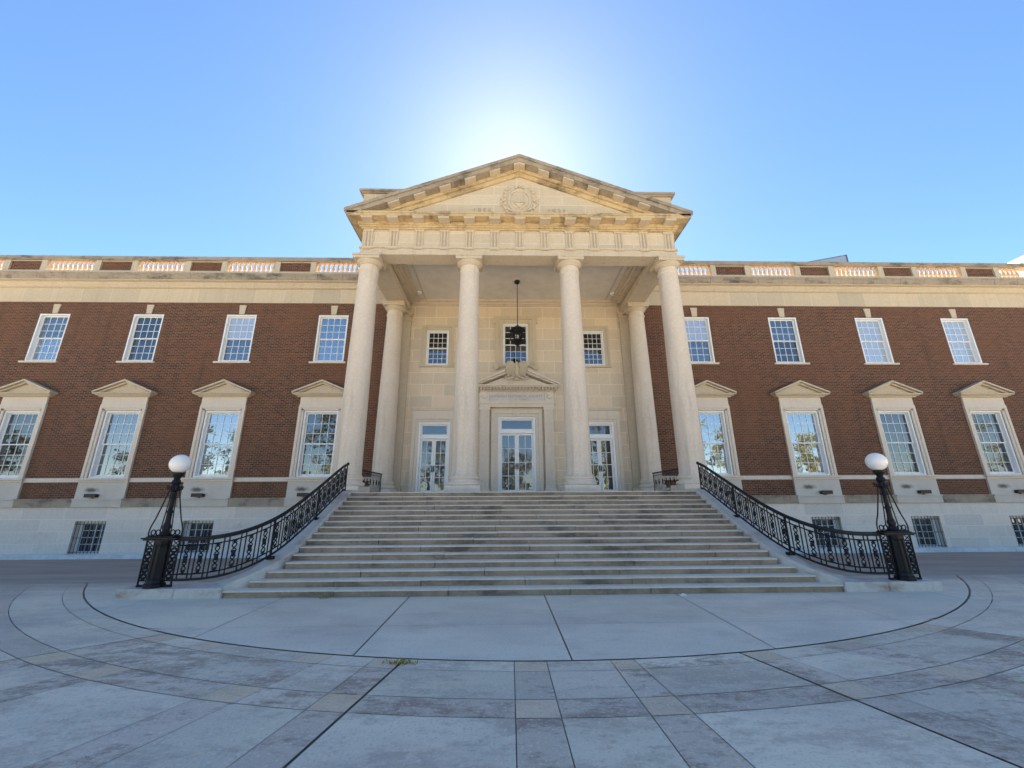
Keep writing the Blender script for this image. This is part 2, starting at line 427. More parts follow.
def wall_open(x0, x1, z0, z1, y, openings, depth, name, mat):
    mb = MB()
    X = sorted({x0, x1, *[v for o in openings for v in o[:2]]}); Z = sorted({z0, z1, *[v for o in openings for v in o[2:]]})
    def inside(xm, zm): return any(o[0] < xm < o[1] and o[2] < zm < o[3] for o in openings)
    for i in range(len(X)-1):
        for j in range(len(Z)-1):
            if not inside((X[i]+X[i+1])/2, (Z[j]+Z[j+1])/2):
                mb.quad((X[i],y,Z[j]),(X[i+1],y,Z[j]),(X[i+1],y,Z[j+1]),(X[i],y,Z[j+1]))
    for a, b, c, d in openings:
        e = y+depth
        mb.quad((a,y,c),(a,y,d),(a,e,d),(a,e,c)); mb.quad((b,y,c),(b,e,c),(b,e,d),(b,y,d))
        mb.quad((a,y,d),(b,y,d),(b,e,d),(a,e,d)); mb.quad((a,y,c),(a,e,c),(b,e,c),(b,y,c))
        mb.quad((a,e,c),(b,e,c),(b,e,d),(a,e,d))
    mb.quad((x0,y,z0),(x0,y+depth,z0),(x0,y+depth,z1),(x0,y,z1)); mb.quad((x1,y,z0),(x1,y,z1),(x1,y+depth,z1),(x1,y+depth,z0))
    mb.quad((x0,y,z1),(x1,y,z1),(x1,y+depth,z1),(x0,y+depth,z1))
    return mb.build(name, mat, BL, fix=False)

UW, UH0, UH1 = 1.40, 7.70, 10.05
LW, LH0, LH1 = 1.52, 2.54, 5.42
BW, BH0, BH1 = 1.24, -.44, .83
BAX = [a+.08 for a in AX]
for sx in (-1, 1):
    op = []
    for a in AX:
        op.append((sx*a-UW/2, sx*a+UW/2, UH0, UH1)); op.append((sx*a-LW/2, sx*a+LW/2, LH0, LH1))
    xa, xb = sorted((sx*5.42, sx*XE))
    wall_open(xa, xb, 1.71, 10.64, WY, op, .34, 'brick_wall', M['brick'])
    ob = [(sx*a-BW/2, sx*a+BW/2, BH0, BH1) for a in BAX]
    wall_open(*sorted((sx*6.2, sx*XE)), -.6, 1.37, WY-.06, ob, .5, 'basement_wall', M['lime_grey'])
    # water table
    wt = MB(); x = 6.25
    while x < XE:
        w = min(2.135, XE-x); wt.box(sx*x, sx*(x+w-.006), WY-.12, WY+.02, 1.375, 1.655); x += w
    wt.box(sx*6.25, sx*XE, WY-.16, WY+.02, 1.657, 1.71)
    wt.build('water_table', M['lime_dirty'], BL)
    # belt course between the aprons
    bc = MB()
    edges = [6.2] + [v for a in AX for v in (a-1.02, a+1.02)] + [XE]
    for k in range(0, len(edges), 2):
        if edges[k+1]-edges[k] > .05: bc.box(sx*edges[k], sx*edges[k+1], WY-.035, WY+.02, 2.37, 2.54)
    bc.build('belt_course', M['lime_pale'], BL)
    # crowning frieze and cornice of the wing
    MB().box(sx*5.9, sx*XE, WY-.03, WY+.3, 10.645, 11.36).build('frieze', M['lime_band'], BL)
    cn = MB()
    prof = [(WY-.06,11.362),(WY-.14,11.40),(WY-.14,11.44),(WY-.24,11.56),(WY-.24,11.60),(WY-.40,11.625),(WY-.40,11.66),(WY+.3,11.66),(WY+.3,11.362)]
    cn.prism_x(prof, *sorted((sx*5.9, sx*XE))); cn.build('cornice', M['lime'], BL)
    ct = MB(); x = 5.9
    while x < XE:
        w = min(1.18, XE-x); ct.prism_x([(WY-.42,11.662),(WY-.46,11.72),(WY-.46,11.84),(WY-.52,11.90),(WY-.52,11.95),(WY+.3,11.95),(WY+.3,11.662)], *sorted((sx*x, sx*(x+w-.014)))); x += w
    ct.build('cornice_gutter', M['lime_dirty'], BL)
    # parapet: plinth, piers, brick panels, balusters, rail
    PY = WY+.10; PZO = .09
    pp = MB().box(sx*5.9, sx*XE, PY-.16, PY+.16, 11.952, 12.22+PZO)
    pl = MB(); rail = MB().box(sx*5.9, sx*XE, PY-.19, PY+.19, 12.80+PZO, 12.86+PZO).box(sx*5.9, sx*XE, PY-.15, PY+.15, 12.862+PZO, 13.03+PZO)
    rail.build('parapet_rail', M['lime_dirty'], BL)
    edges = [5.9]
    for a in AX: edges += [a-1.15, a+1.15]
    edges.append(XE)
    for k in range(0, len(edges), 2):
        e0, e1 = edges[k], edges[k+1]
        if e1-e0 < .2: continue
        p0 = e0 if k == 0 else e0+.26
        if k: MB().box(sx*e0, sx*p0, PY-.13, PY+.13, 12.222+PZO, 12.798+PZO).build('parapet_pier', M['lime'], BL)
        if e1 < XE: MB().box(sx*(e1-.26), sx*e1, PY-.13, PY+.13, 12.222+PZO, 12.798+PZO).build('parapet_pier', M['lime'], BL)
        pl = MB()
        MB().box(sx*p0, sx*(e1-.26 if e1 < XE else e1), PY-.06, PY+.10, 12.222+PZO, 12.798+PZO).build('parapet_panel', M['brick'], BL)
        for z in (12.224+PZO, 12.752+PZO): pl.box(sx*p0, sx*(e1-.26 if e1 < XE else e1), PY-.10, PY-.062, z, z+.045)
        pl.build('panel_border', M['lime'], BL)
    pp.build('parapet_plinth', M['lime'], BL)

balp = [(.075,12.222),(.075,12.27),(.045,12.29),(.06,12.33),(.085,12.40),(.078,12.48),(.048,12.58),(.036,12.66),(.05,12.69),(.04,12.71),(.07,12.75),(.07,12.798)]
bal0 = MB().lathe(balp, (0,0), 10).build('baluster', M['baluster'], BL, smooth=True)
first = True
for sx in (-1, 1):
    for i, a in enumerate(AX):
        for k in range(10 if i < 4 else 5):
            x = sx*(a-1.15+.115+k*.230)
            o = bal0 if first else bal0.copy()
            if not first: COL.objects.link(o)
            first = False; o.location = (x, WY+.10, .09)

# ---- windows -------------------------------------------------------
def sash(mb, x0, x1, z0, z1, y0, y1, cols, rows, fr=.045, mt=.019, bottom=None):
    bt = bottom or fr
    mb.box(x0, x0+fr, y0, y1, z0, z1).box(x1-fr, x1, y0, y1, z0, z1)
    mb.box(x0+fr, x1-fr, y0, y1, z1-fr, z1).box(x0+fr, x1-fr, y0, y1, z0, z0+bt)
    for c in range(1, cols):
        x = x0+fr+(x1-x0-2*fr)*c/cols; mb.box(x-mt/2, x+mt/2, y0+.006, y1-.004, z0+bt, z1-fr)
    for r in range(1, rows):
        z = z0+bt+(z1-fr-z0-bt)*r/rows; mb.box(x0+fr, x1-fr, y0+.010, y1-.008, z-mt/2, z+mt/2)
def pane(name, x0, x1, z0, z1, y, mat, parent):
    return MB().box(x0, x1, y, y+.008, z0, z1).build(name, mat, parent)
def window(w, h, cols, rows, dep=.19, casing=.075):
    f = MB()
    f.box(-w/2+.002, -w/2+casing, .012, dep+.06, 0.002, h-.002).box(w/2-casing, w/2-.002, .012, dep+.06, 0.002, h-.002)
    f.box(-w/2+casing, w/2-casing, .012, dep+.06, h-casing, h-.002).box(-w/2+casing, w/2-casing, .012, dep+.06, .002, .06)
    root = f.build('window', M['white'], BL, bevel=.006)
    x0, x1 = -w/2+casing+.002, w/2-casing-.002; z0, z1 = .062, h-casing-.002; zm = (z0+z1)/2
    u = MB(); sash(u, x0, x1, zm-.02, z1, dep-.055, dep-.015, cols, rows); u.build('sash', M['white'], root)
    l = MB(); sash(l, x0, x1, z0, zm+.02, dep-.012, dep+.03, cols, rows, bottom=.075); l.build('sash', M['white'], root)
    pane('pane', x0+.02, x1-.02, zm, z1-.02, dep-.03, GL[0], root); pane('pane', x0+.02, x1-.02, z0+.02, zm, dep+.012, GL[0], root)
    return root
def glaze(root, top, bot):
    k = 0
    for ch in root.children:
        if ch.name.startswith('pane'):
            ch.material_slots[0].link = 'OBJECT'; ch.material_slots[0].material = (top, bot)[k]; k += 1

uw0 = window(UW, UH1-UH0, 4, 3)
sl = MB().box(-.83, .83, -.10, .0, -.085, -.003).build('sill', M['lime_pale'], uw0, bevel=.008)
MB().prism([(-.115,UH1-UH0+.01),(.115,UH1-UH0+.01),(.165,UH1-UH0+.47),(-.165,UH1-UH0+.47)], -.035, -.001).build('keystone', M['lime'], uw0)
lw0 = window(LW, LH1-LH0, 4, 3, dep=.20, casing=.085)
sr = MB(); H = LH1-LH0
for s in (-1, 1):
    sr.box(s*(LW/2+.002), s*(LW/2+.10), -.05, .0, 0, H+.06).box(s*(LW/2+.102), s*(LW/2+.22), -.085, .0, 0, H+.20)
sr.box(-LW/2-.10, LW/2+.10, -.05, 0, H+.002, H+.10).box(-LW/2-.10, LW/2+.10, -.085, 0, H+.102, H+.20).box(-LW/2-.22, LW/2+.22, -.085, 0, H+.202, H+.24)
sr.box(-LW/2-.20, LW/2+.20, -.07, 0, H+.242, H+.60)
sr.build('architrave', M['lime_pale'], lw0)
pd = MB(); zb = H+.602
pd.box(-1.10, 1.10, -.16, 0, zb, zb+.05).box(-1.18, 1.18, -.25, 0, zb+.052, zb+.09).box(-1.25, 1.25, -.33, 0, zb+.092, zb+.14)
pd.prism([(-1.10,zb+.142),(1.10,zb+.142),(0,zb+.60)], -.10, 0)
for s in (-1, 1):
    pd.prism([(s*1.27,zb+.142),(s*1.27,zb+.21),(0,zb+.745),(0,zb+.665)], -.345, 0)
    pd.prism([(s*1.05,zb+.150),(s*1.12,zb+.17),(0,zb+.66),(0,zb+.585)], -.24, 0)
pd.build('window_pediment', M['lime'], lw0)
MB().box(-1.07, 1.07, -.17, 0, -.085, -.003).box(-1.02, 1.02, -.11, 0, -.17, -.087).build('sill', M['lime_pale'], lw0, bevel=.01)
ap = MB().box(-1.0, 1.0, -.075, 0, LH0*0-.83, -.172).box(-1.0, 1.0, -.135, 0, -1.165, -.885).box(-1.0, 1.0, -.175, 0, -.883, -.828)
def apron_mat():
    m, n, p = new_mat('apron_limestone'); tc = n.nodes.new('ShaderNodeTexCoord'); ob = tc.outputs['Object']
    col = mixc(n, (.60,.545,.465), (.50,.445,.37), ramp(n, noise(n, ob, 1.6, 5), [(.4, 0), (.7, .6)]))
    mp = mapping(n, ob, (1.9, 0, 5.0), (-.75, 0, 2.45)); ln = nd(n, 'ShaderNodeVectorMath', operation='LENGTH'); n.links.new(mp, ln.inputs[0])
    ad = nd(n, 'ShaderNodeMath', operation='MULTIPLY_ADD'); n.links.new(noise(n, ob, 5, 4), ad.inputs[0]); ad.inputs[1].default_value = .7; n.links.new(ln.outputs['Value'], ad.inputs[2])
    soot = ramp(n, ad.outputs[0], [(.55, .9), (1.35, 0)])
    col = mixc(n, col, (.10,.075,.06), soot)
    n.links.new(col, p.inputs['Base Color']); p.inputs['Roughness'].default_value = .85; return m
ap.build('apron', apron_mat(), lw0)
bw0 = None
def basement_window():
    w, h = BW, BH1-BH0
    f = MB(); d = .30
    f.box(-w/2+.002, -w/2+.09, d-.06, d+.08, .002, h-.002).box(w/2-.09, w/2-.002, d-.06, d+.08, .002, h-.002)
    f.box(-w/2+.09, w/2-.09, d-.06, d+.08, h-.07, h-.002).box(-w/2+.09, w/2-.09, d-.06, d+.08, .002, .07)
    root = f.build('window', M['white'], BL)
    s = MB(); sash(s, -w/2+.092, w/2-.092, .072, h-.072, d-.02, d+.02, 4, 4, fr=.035, mt=.02); s.build('sash', M['white'], root)
    pane('pane', -w/2+.1, w/2-.1, .08, h-.08, d+.012, GB, root)
    b = MB()
    for k in range(9): b.box(-w/2+.06+(w-.12)*k/8-.008, -w/2+.06+(w-.12)*k/8+.008, .03, .046, .002, h-.002)
    for z in (.10, h*.5, h-.12): b.box(-w/2+.003, w/2-.003, .018, .03, z-.012, z+.012)
    b.build('window_bars', M['iron_grey'], root)
    return root
bw0 = basement_window()
pat_u = {-1: [1, 2, 0, 3, 2], 1: [2, 3, 2, 2, 2]}
pat_l = {-1: [0, 1, 3, 0, 3], 1: [1, 1, 0, 0, 3]}
fu = fl = fb = True
for sx in (-1, 1):
    for i, a in enumerate(AX):
        o = uw0 if fu else copy_tree(uw0, BL); fu = False; o.location = (sx*a, WY, UH0)
        k = pat_u[sx][i]; glaze(o, GL[k], GL[(1, 3, 2, 0, 1)[(i*2+sx) % 5] if i != 2 else k])
        o = lw0 if fl else copy_tree(lw0, BL); fl = False; o.location = (sx*a, WY, LH0)
        glaze(o, GL[pat_l[sx][i]], GL[pat_l[sx][i]])
        for ch in o.children:
            if ch.name.startswith('apron') and sx < 0: ch.scale = (-1, 1, 1)
        o = bw0 if fb else copy_tree(bw0, BL); fb = False; o.location = (sx*BAX[i], WY-.06, BH0)

# ---- podium, portico floor, portico wall --------------------------
pod = MB()
for s in (-1, 1):
    pod.box(s*5.05, s*6.25, 12.72, 17.68, -.56, 1.46).box(s*5.05, s*6.32, 12.66, 17.68, 1.462, 1.62).box(s*5.05, s*6.27, 12.70, 17.68, 1.622, PZ-.002)
pod.build('podium', M['lime_grey'], BL)
fl = MB()
x = -5.05
while x < 5.04:
    w = min(1.262, 5.05-x); fl.box(x+.003, x+w-.003, 11.92, 17.83, PZ-.12, PZ-.0); x += w
fl.build('portico_floor', M['step'], BL)
PW = 17.85
dop = [(-4.36,-2.96,PZ,4.93), (-.84,.84,PZ,5.17), (2.96,4.36,PZ,4.93)]
wop = [(-4.22,-3.18,7.60,9.35), (-.62,.58,7.60,9.72), (3.14,4.18,7.60,9.35)]
wall_open(-5.42, 5.42, PZ, 10.9, PW, dop+wop, .36, 'portico_wall', M['lime_wall'])
for s in (-1, 1):
    pi = MB()
    pi.box(s*4.98, s*5.40, PW-.16, PW-.002, PZ+.30, 9.72).box(s*4.92, s*5.46, PW-.21, PW-.002, PZ+.002, PZ+.22).box(s*4.95, s*5.43, PW-.185, PW-.002, PZ+.222, PZ+.298)
    pi.box(s*4.95, s*5.43, PW-.185, PW-.002, 9.722, 9.78).box(s*4.98, s*5.40, PW-.16, PW-.002, 9.782, 9.98).box(s*4.94, s*5.44, PW-.20, PW-.002, 9.982, 10.06).box(s*4.90, s*5.48, PW-.24, PW-.002, 10.062, 10.248)
    pi.build('pilaster', M['lime'], BL)
# small upper windows of the portico wall
def portico_window(x0, x1, z0, z1, rows, big, glass):
    w, h = x1-x0, z1-z0; cx = (x0+x1)/2
    root = window(w, h, 4, rows, dep=.17, casing=.06); root.location = (cx, PW, z0)
    glaze(root, glass, glass)
    a = MB(); e = .24 if not big else .36
    for s in (-1, 1):
        a.box(s*(w/2+.002), s*(w/2+e*.55), -.03, 0, 0, h+e*.55).box(s*(w/2+e*.55+.002), s*(w/2+e), -.065, 0, -.02, h+e)
    a.box(-w/2, w/2, -.03, 0, h+.002, h+e*.55).box(-w/2-e*.55, w/2+e*.55, -.065, 0, h+e*.55+.002, h+e)
    if big:
        a.box(-w/2-e-.10, w/2+e+.10, -.05, 0, h+e-.30, h+e-.002) if False else None
        for s in (-1, 1):
            a.box(s*(w/2+e+.002), s*(w/2+e+.09), -.055, 0, h-.02, h+e)
            a.lathe([(.0,-.07),(.13,-.07),(.13,0),(0,0)], (0,0), 14) if False else None
            n0 = len(a.v); a.lathe([(.05,0),(.13,.02),(.15,.06),(.13,.10),(.05,.12)], (0,0), 14)
            for q in range(n0, len(a.v)):                 # scroll seen end-on: turn the lathe to face the front
                vx, vy, vz = a.v[q]; a.v[q] = (vx + s*(w/2+.30), -vz, vy-.10)
    a.box(-w/2-e-.03, w/2+e+.03, -.10, 0, -.10, -.022)
    a.build('architrave', M['lime'], root)
    return root
portico_window(*wop[0], 3, False, GL[0]); portico_window(*wop[1], 3, True, GL[0]); portico_window(*wop[2], 3, False, GL[0])
# doors
def door(x0, x1, z1, glass):
    w, h = x1-x0, z1-PZ; cx = (x0+x1)/2; d = .15
    f = MB()
    for s in (-1, 1): f.box(s*(w/2-.002), s*(w/2-.10), .012, d+.10, .002, h-.002)
    zt = h-.74
    f.box(-w/2+.10, w/2-.10, .012, d+.10, h-.09, h-.002).box(-w/2+.10, w/2-.10, .03, d+.10, zt, zt+.14)
    root = f.build('door', M['white'], BL, bevel=.006); root.location = (cx, PW, PZ)
    t = MB(); sash(t, -w/2+.102, w/2-.102, zt+.142, h-.092, d-.03, d+.02, 1, 1, fr=.06); t.build('transom', M['white'], root)
    pane('pane', -w/2+.12, w/2-.12, zt+.16, h-.11, d+.01, GL[4], root)
    for s in (-1, 1):
        xa, xb = sorted((s*.004, s*(w/2-.102)))
        l = MB(); sash(l, xa, xb, .012, zt-.004, d-.03, d+.02, 2, 4, fr=.085, mt=.024, bottom=.17); l.build('door_leaf', M['white'], root, bevel=.004)
        pane('pane', xa+.03, xb-.03, .05, zt-.03, d+.005, glass, root)
        MB().box(s*.022, s*.062, d-.055, d-.031, zt*.45-.13, zt*.45+.13).tube([(s*.042,d-.055,zt*.45-.10),(s*.042,d-.10,zt*.45-.08),(s*.042,d-.10,zt*.45+.08),(s*.042,d-.055,zt*.45+.10)], .012).build('handle', M['black'], root)
    return root
door(*dop[0][:2], dop[0][3], GL[4]); door(*dop[1][:2], dop[1][3], GL[4]); door(*dop[2][:2], dop[2][3], GL[0])
for x0, x1 in ((-4.36,-2.96),(2.96,4.36)):
    a = MB(); z1 = 4.93
    for s, x in ((-1, x0), (1, x1)):
        a.box(x, x+s*.12, PW-.03, PW, PZ+.002, z1+.12).box(x+s*.122, x+s*.27, PW-.075, PW, PZ+.002, z1+.27)
    a.box(x0, x1, PW-.03, PW, z1+.002, z1+.12).box(x0-.12, x1+.12, PW-.075, PW, z1+.122, z1+.27)
    a.box(x0-.27, x1+.27, PW-.06, PW, z1+.272, z1+.52).box(x0-.31, x1+.31, PW-.15, PW, z1+.522, z1+.59).box(x0-.36, x1+.36, PW-.20, PW, z1+.592, z1+.65)
    a.build('door_surround', M['lime_pale'], BL)
c = MB(); z1 = 5.17
for s in (-1, 1):
    c.box(s*.842, s*.97, PW-.04, PW, PZ+.002, z1+.13).box(s*.972, s*1.14, PW-.09, PW, PZ+.002, z1+.30)
    c.box(s*1.22, s*1.62, PW-.24, PW, PZ+.24, 5.42).box(s*1.17, s*1.67, PW-.29, PW, PZ+.002, PZ+.238)
    for k in range(4): c.box(s*(1.27+k*.085), s*(1.315+k*.085), PW-.256, PW-.24, PZ+.34, 5.34)
    c.box(s*1.19, s*1.65, PW-.27, PW, 5.422, 5.56)
    c.box(s*1.26, s*1.66, PW-.26, PW, 5.84, 6.26)                     # end blocks of the frieze with rosettes
    n0 = len(c.v); c.lathe([(.03,0),(.12,.015),(.10,.04),(.04,.05)], (0,0), 12)
    for q in range(n0, len(c.v)): vx, vy, vz = c.v[q]; c.v[q] = (vx+s*1.46, PW-.26-vz, vy+6.05)
c.box(-.84, .84, PW-.04, PW, z1+.002, z1+.13).box(-.97, .97, PW-.09, PW, z1+.132, z1+.30)
c.box(-.14, .14, PW-.12, PW-.091, z1+.08, z1+.31)
c.box(-1.66, 1.66, PW-.24, PW, 5.562, 5.70).box(-1.70, 1.70, PW-.27, PW, 5.702, 5.838).box(-1.258, 1.258, PW-.22, PW, 5.84, 6.26)
c.box(-1.70, 1.70, PW-.30, PW, 6.262, 6.31)
c.box(-1.84, 1.84, PW-.50, PW, 6.43, 6.47).box(-1.90, 1.90, PW-.56, PW, 6.472, 6.52)
c.prism([(-1.7,6.522),(1.7,6.522),(0,7.16)], PW-.22, PW)
for s in (-1, 1):                                       # broken raking cornices
    c.prism([(s*1.92,6.522),(s*1.92,6.60),(s*.52,7.24),(s*.52,7.14)], PW-.56, PW)
    c.prism([(s*1.80,6.524),(s*1.86,6.56),(s*.50,7.14),(s*.50,7.06)], PW-.44, PW)
    for k in range(11):
        x = 1.62-k*.10; z = 6.56+(1.80-x)*.44; c.box(s*(x-.03), s*(x+.03), PW-.40, PW-.22, z-.03, z+.05)
c.build('door_surround', M['lime_pale'], BL)
dt = MB()
for k in range(25): dt.box(-1.74+k*.145-.042, -1.74+k*.145+.042, PW-.44, PW-.30, 6.312, 6.428)
dt.box(-1.76, 1.76, PW-.32, PW, 6.313, 6.427)
dt.build('dentils', M['lime'], BL)
MB().box(-1.24, 1.24, PW-.235, PW-.222, 5.87, 6.23).build('inscription_tablet', M['cheek'], BL)
def lettering(text, size, x, y, z, mat, parent, name, ext=.012, spacing=1.1):
    cu = bpy.data.curves.new(name, 'FONT'); cu.body = text; cu.size = size; cu.align_x = 'CENTER'; cu.align_y = 'CENTER'; cu.extrude = ext; cu.space_character = spacing
    t = bpy.data.objects.new(name, cu); COL.objects.link(t)
    dg = bpy.context.evaluated_depsgraph_get(); me = bpy.data.meshes.new_from_object(t.evaluated_get(dg))
    bpy.data.objects.remove(t); me.materials.clear(); me.materials.append(mat)
    o = bpy.data.objects.new(name, me); COL.objects.link(o); o.parent = parent; o.rotation_euler = (R(90), 0, 0); o.location = (x, y, z); return o
M['letter'] = plain('cut_letters', (.30, .26, .22), .9)
M['letter2'] = plain('cut_dates', (.42, .34, .235), .9)
lettering('CHICAGO HISTORICAL SOCIETY', .142, 0, PW-.237, 6.05, M['letter'], BL, 'inscription', .006, 1.12)
# eagle on the broken pediment
e = MB(); ey = PW-.42
e.ball((0, ey-.02, 7.22), .13, .14, .30).ball((.0, ey-.08, 7.53), .075, .09, .095).ball((.07, ey-.15, 7.50), .055, .045, .032, 8, 5)
for s in (-1, 1):
    e.tube([(s*.06, ey, 7.40), (s*.20, ey-.05, 7.60), (s*.36, ey-.04, 7.62), (s*.46, ey, 7.52)], .06, 8, r1=.045)
    for k in range(6):                                   # long feathers hanging from the raised wing
        t = k/5; x0 = s*(.15+.30*t); z0 = 7.58-.06*t*t
        e.tube([(x0, ey+.01, z0), (x0+s*.02, ey-.06, z0-.25), (x0+s*.035*t-s*.02*(1-t), ey+.02, 6.94+.12*t)], .042, 7, r1=.026)
    e.tube([(s*.08, ey-.03, 6.98), (s*.11, ey-.10, 6.86)], .045, 7)
    e.tube([(s*.12, ey-.02, 6.92), (s*.26, ey-.06, 6.84), (s*.44, ey-.03, 6.80), (s*.58, ey+.02, 6.86)], .06, 7, r1=.025)
    e.tube([(s*.34, ey+.02, 7.02), (s*.42, ey-.03, 6.92), (s*.54, ey+.0, 6.93)], .05, 7, r1=.025)
for k in range(5): e.tube([(-.06+.03*k, ey+.03, 6.98), (-.10+.05*k, ey-.02, 6.76)], .03, 6)
e.build('eagle_carving', M['lime'], BL, smooth=True)

# ---- columns --------------------------------------------------------
shaft = []
for k in range(13):
    t = k/12; z = 2.40 + (9.66-2.40)*t
    r = .415 - .075*max(0, t-.12)**1.45/(.88**1.45) + .003*math.sin(math.pi*t)
    shaft.append((r, z))
col_prof = [(.455,2.305),(.455,2.34),(.43,2.365),(.417,2.40)] + shaft[1:] + [(.362,9.68),(.372,9.70),(.372,9.735),(.342,9.755),(.342,9.90)]
base_prof = [(.50,2.022),(.535,2.05),(.545,2.085),(.535,2.12),(.50,2.148),(.47,2.152),(.452,2.18),(.455,2.205),(.47,2.215),(.492,2.235),(.497,2.26),(.488,2.285),(.46,2.303)]
cap_prof = [(.346,9.902),(.366,9.905),(.366,9.925),(.356,9.93),(.366,9.935),(.37,9.95),(.37,9.96),(.40,9.985),(.435,10.015),(.455,10.045),(.46,10.068)]
col0 = MB().lathe(col_prof, (0,0), 40).build('column', M['col'], BL, smooth=True)
MB().box(-.555,.555,-.555,.555,PZ+.001,2.02).build('column_plinth', M['lime_pale'], col0, bevel=.01)
MB().lathe(base_prof, (0,0), 40).build('column_base', M['lime_pale'], col0, smooth=True)
cp = MB().lathe(cap_prof, (0,0), 40); cp.build('echinus', M['lime'], col0, smooth=True)
MB().box(-.475,.475,-.475,.475,10.07,10.17).box(-.495,.495,-.495,.495,10.172,ZT-.001).build('abacus', M['lime'], col0, bevel=.006)
CY = 13.41
for i, (x, y) in enumerate([(-5.6,CY),(-1.867,CY),(1.867,CY),(5.6,CY),(-5.58,17.12),(5.58,17.12)]):
    o = col0 if i == 0 else copy_tree(col0, BL); o.location = (x, y, 0)

# ---- entablature, cornice, pediment --------------------------------
FY = 13.02; FX = 5.86
en = MB()
en.box(-FX, FX, FY, 13.68, ZT, 10.50)                                # front architrave
for s in (-1, 1): en.box(s*5.03, s*FX, 13.682, 17.70, ZT, 10.50)
en.box(-FX-.04, FX+.04, FY-.045, 13.60, 10.502, 10.565)
for s in (-1, 1): en.box(s*5.06, s*(FX+.04), 13.602, 17.70, 10.502, 10.565)
en.build('architrave_beam', M['lime'], BL)
fz = MB().box(-FX+.02, FX-.02, FY+.02, 13.66, 10.567, 11.30)
for s in (-1, 1): fz.box(s*5.08, s*(FX-.02), 13.662, 17.68, 10.567, 11.30)
fz.build('frieze', M['lime_tymp'], BL)
tg0 = MB()
for k in (-1, 0, 1): tg0.prism_z([(k*.115-.05,0),(k*.115-.022,-.045),(k*.115+.022,-.045),(k*.115+.05,0)], 10.567, 11.22)
tg0.box(-.18, .18, -.05, 0, 11.222, 11.298).box(-.17, .17, -.075, -.047, 10.47, 10.50)
for k in range(6): tg0.box(-.165+k*.058, -.125+k*.058, -.07, -.046, 10.44, 10.468)
tg0 = tg0.build('triglyph', M['lime'], BL)
mu0 = MB().box(-.19, .19, 12.57, 12.90, 11.49, 11.555).box(-.21,.21,12.555,12.92,11.535,11.565).build('mutule', M['lime'], BL)
for k in range(13):
    x = (k-6)*.9333
    t = tg0 if k == 0 else tg0.copy()
    m_ = mu0 if k == 0 else mu0.copy()
    if k: COL.objects.link(t); COL.objects.link(m_)
    t.location = (x, FY+.018, 0); m_.location = (x, 0, 0)
for s in (-1, 1):
    for k in range(4):
        y = CY + .93*k + .2; t = tg0.copy(); COL.objects.link(t); t.location = (s*(FX-.018), y, 0); t.rotation_euler = (0, 0, s*R(90))
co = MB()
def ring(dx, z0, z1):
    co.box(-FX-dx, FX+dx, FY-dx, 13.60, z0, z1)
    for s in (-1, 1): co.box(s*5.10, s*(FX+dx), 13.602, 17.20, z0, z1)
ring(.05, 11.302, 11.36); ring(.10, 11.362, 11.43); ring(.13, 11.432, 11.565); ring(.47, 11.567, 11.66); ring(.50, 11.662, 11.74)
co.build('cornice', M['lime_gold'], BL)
# pediment
SL = (14.34-11.82)/6.40
def rake(mb, off_top, off_bot, xe, y0, y1, apex=14.34):
    for s in (-1, 1):
        mb.prism([(s*xe, apex-SL*xe-off_bot), (s*xe, apex-SL*xe-off_top), (0, apex-off_top), (0, apex-off_bot)], y0, y1)
ty = MB().prism([(-5.3,11.742),(5.3,11.742),(0,13.86)], 12.99, 14.2); ty.build('tympanum', M['lime_tymp'], BL)
pr = MB()
rake(pr, .002, .13, 6.39, 12.46, 18.2); rake(pr, .132, .30, 6.32, 12.52, 18.2)
pr.build('raking_cornice', M['lime_dirty'], BL)
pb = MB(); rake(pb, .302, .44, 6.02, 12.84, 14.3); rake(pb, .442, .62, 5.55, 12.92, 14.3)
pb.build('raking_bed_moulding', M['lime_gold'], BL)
rm0 = MB()
for k in range(-5, 6):
    if k == 0: pts = [(-.21,14.34-.302-SL*.21),(0,14.34-.302),(.21,14.34-.302-SL*.21),(.21,14.34-.37-SL*.21),(0,14.34-.37),(-.21,14.34-.37-SL*.21)]
    else:
        xa, xb = k*.9333-.20, k*.9333+.20
        pts = [(xa,14.34-.302-SL*abs(xa)),(xb,14.34-.302-SL*abs(xb)),(xb,14.34-.36-SL*abs(xb)),(xa,14.34-.36-SL*abs(xa))]
    MB().prism(pts, 12.55, 12.835).build('mutule', M['lime'], BL)
# seal of the society: plain ring, open book and swags in relief
se = MB()
def face_lathe(mb, prof, cx, y, cz, n=32, sx=1, sz=1):
    n0 = len(mb.v); mb.lathe(prof, (0,0), n)
    for q in range(n0, len(mb.v)): vx, vy, vz = mb.v[q]; mb.v[q] = (cx+vx*sx, y-vz, cz+vy*sz)
SY = 12.99
face_lathe(se, [(.46,0),(.46,.05),(.42,.075),(.37,.05),(.37,.03)], 0, SY, 12.62, sz=1.15)
face_lathe(se, [(.33,0),(.33,.045),(.29,.055)], 0, SY, 12.62, sz=1.15)
se.box(-.24, .24, SY-.09, SY-.05, 12.50, 12.86)
for k in range(3): se.box(-.15+k*.13, -.11+k*.13, SY-.105, SY-.09, 12.54, 12.82)
se.box(-.27, .27, SY-.10, SY-.05, 12.862, 12.90).prism([(-.20,12.46),(.20,12.46),(0,12.24)], SY-.10, SY-.05)
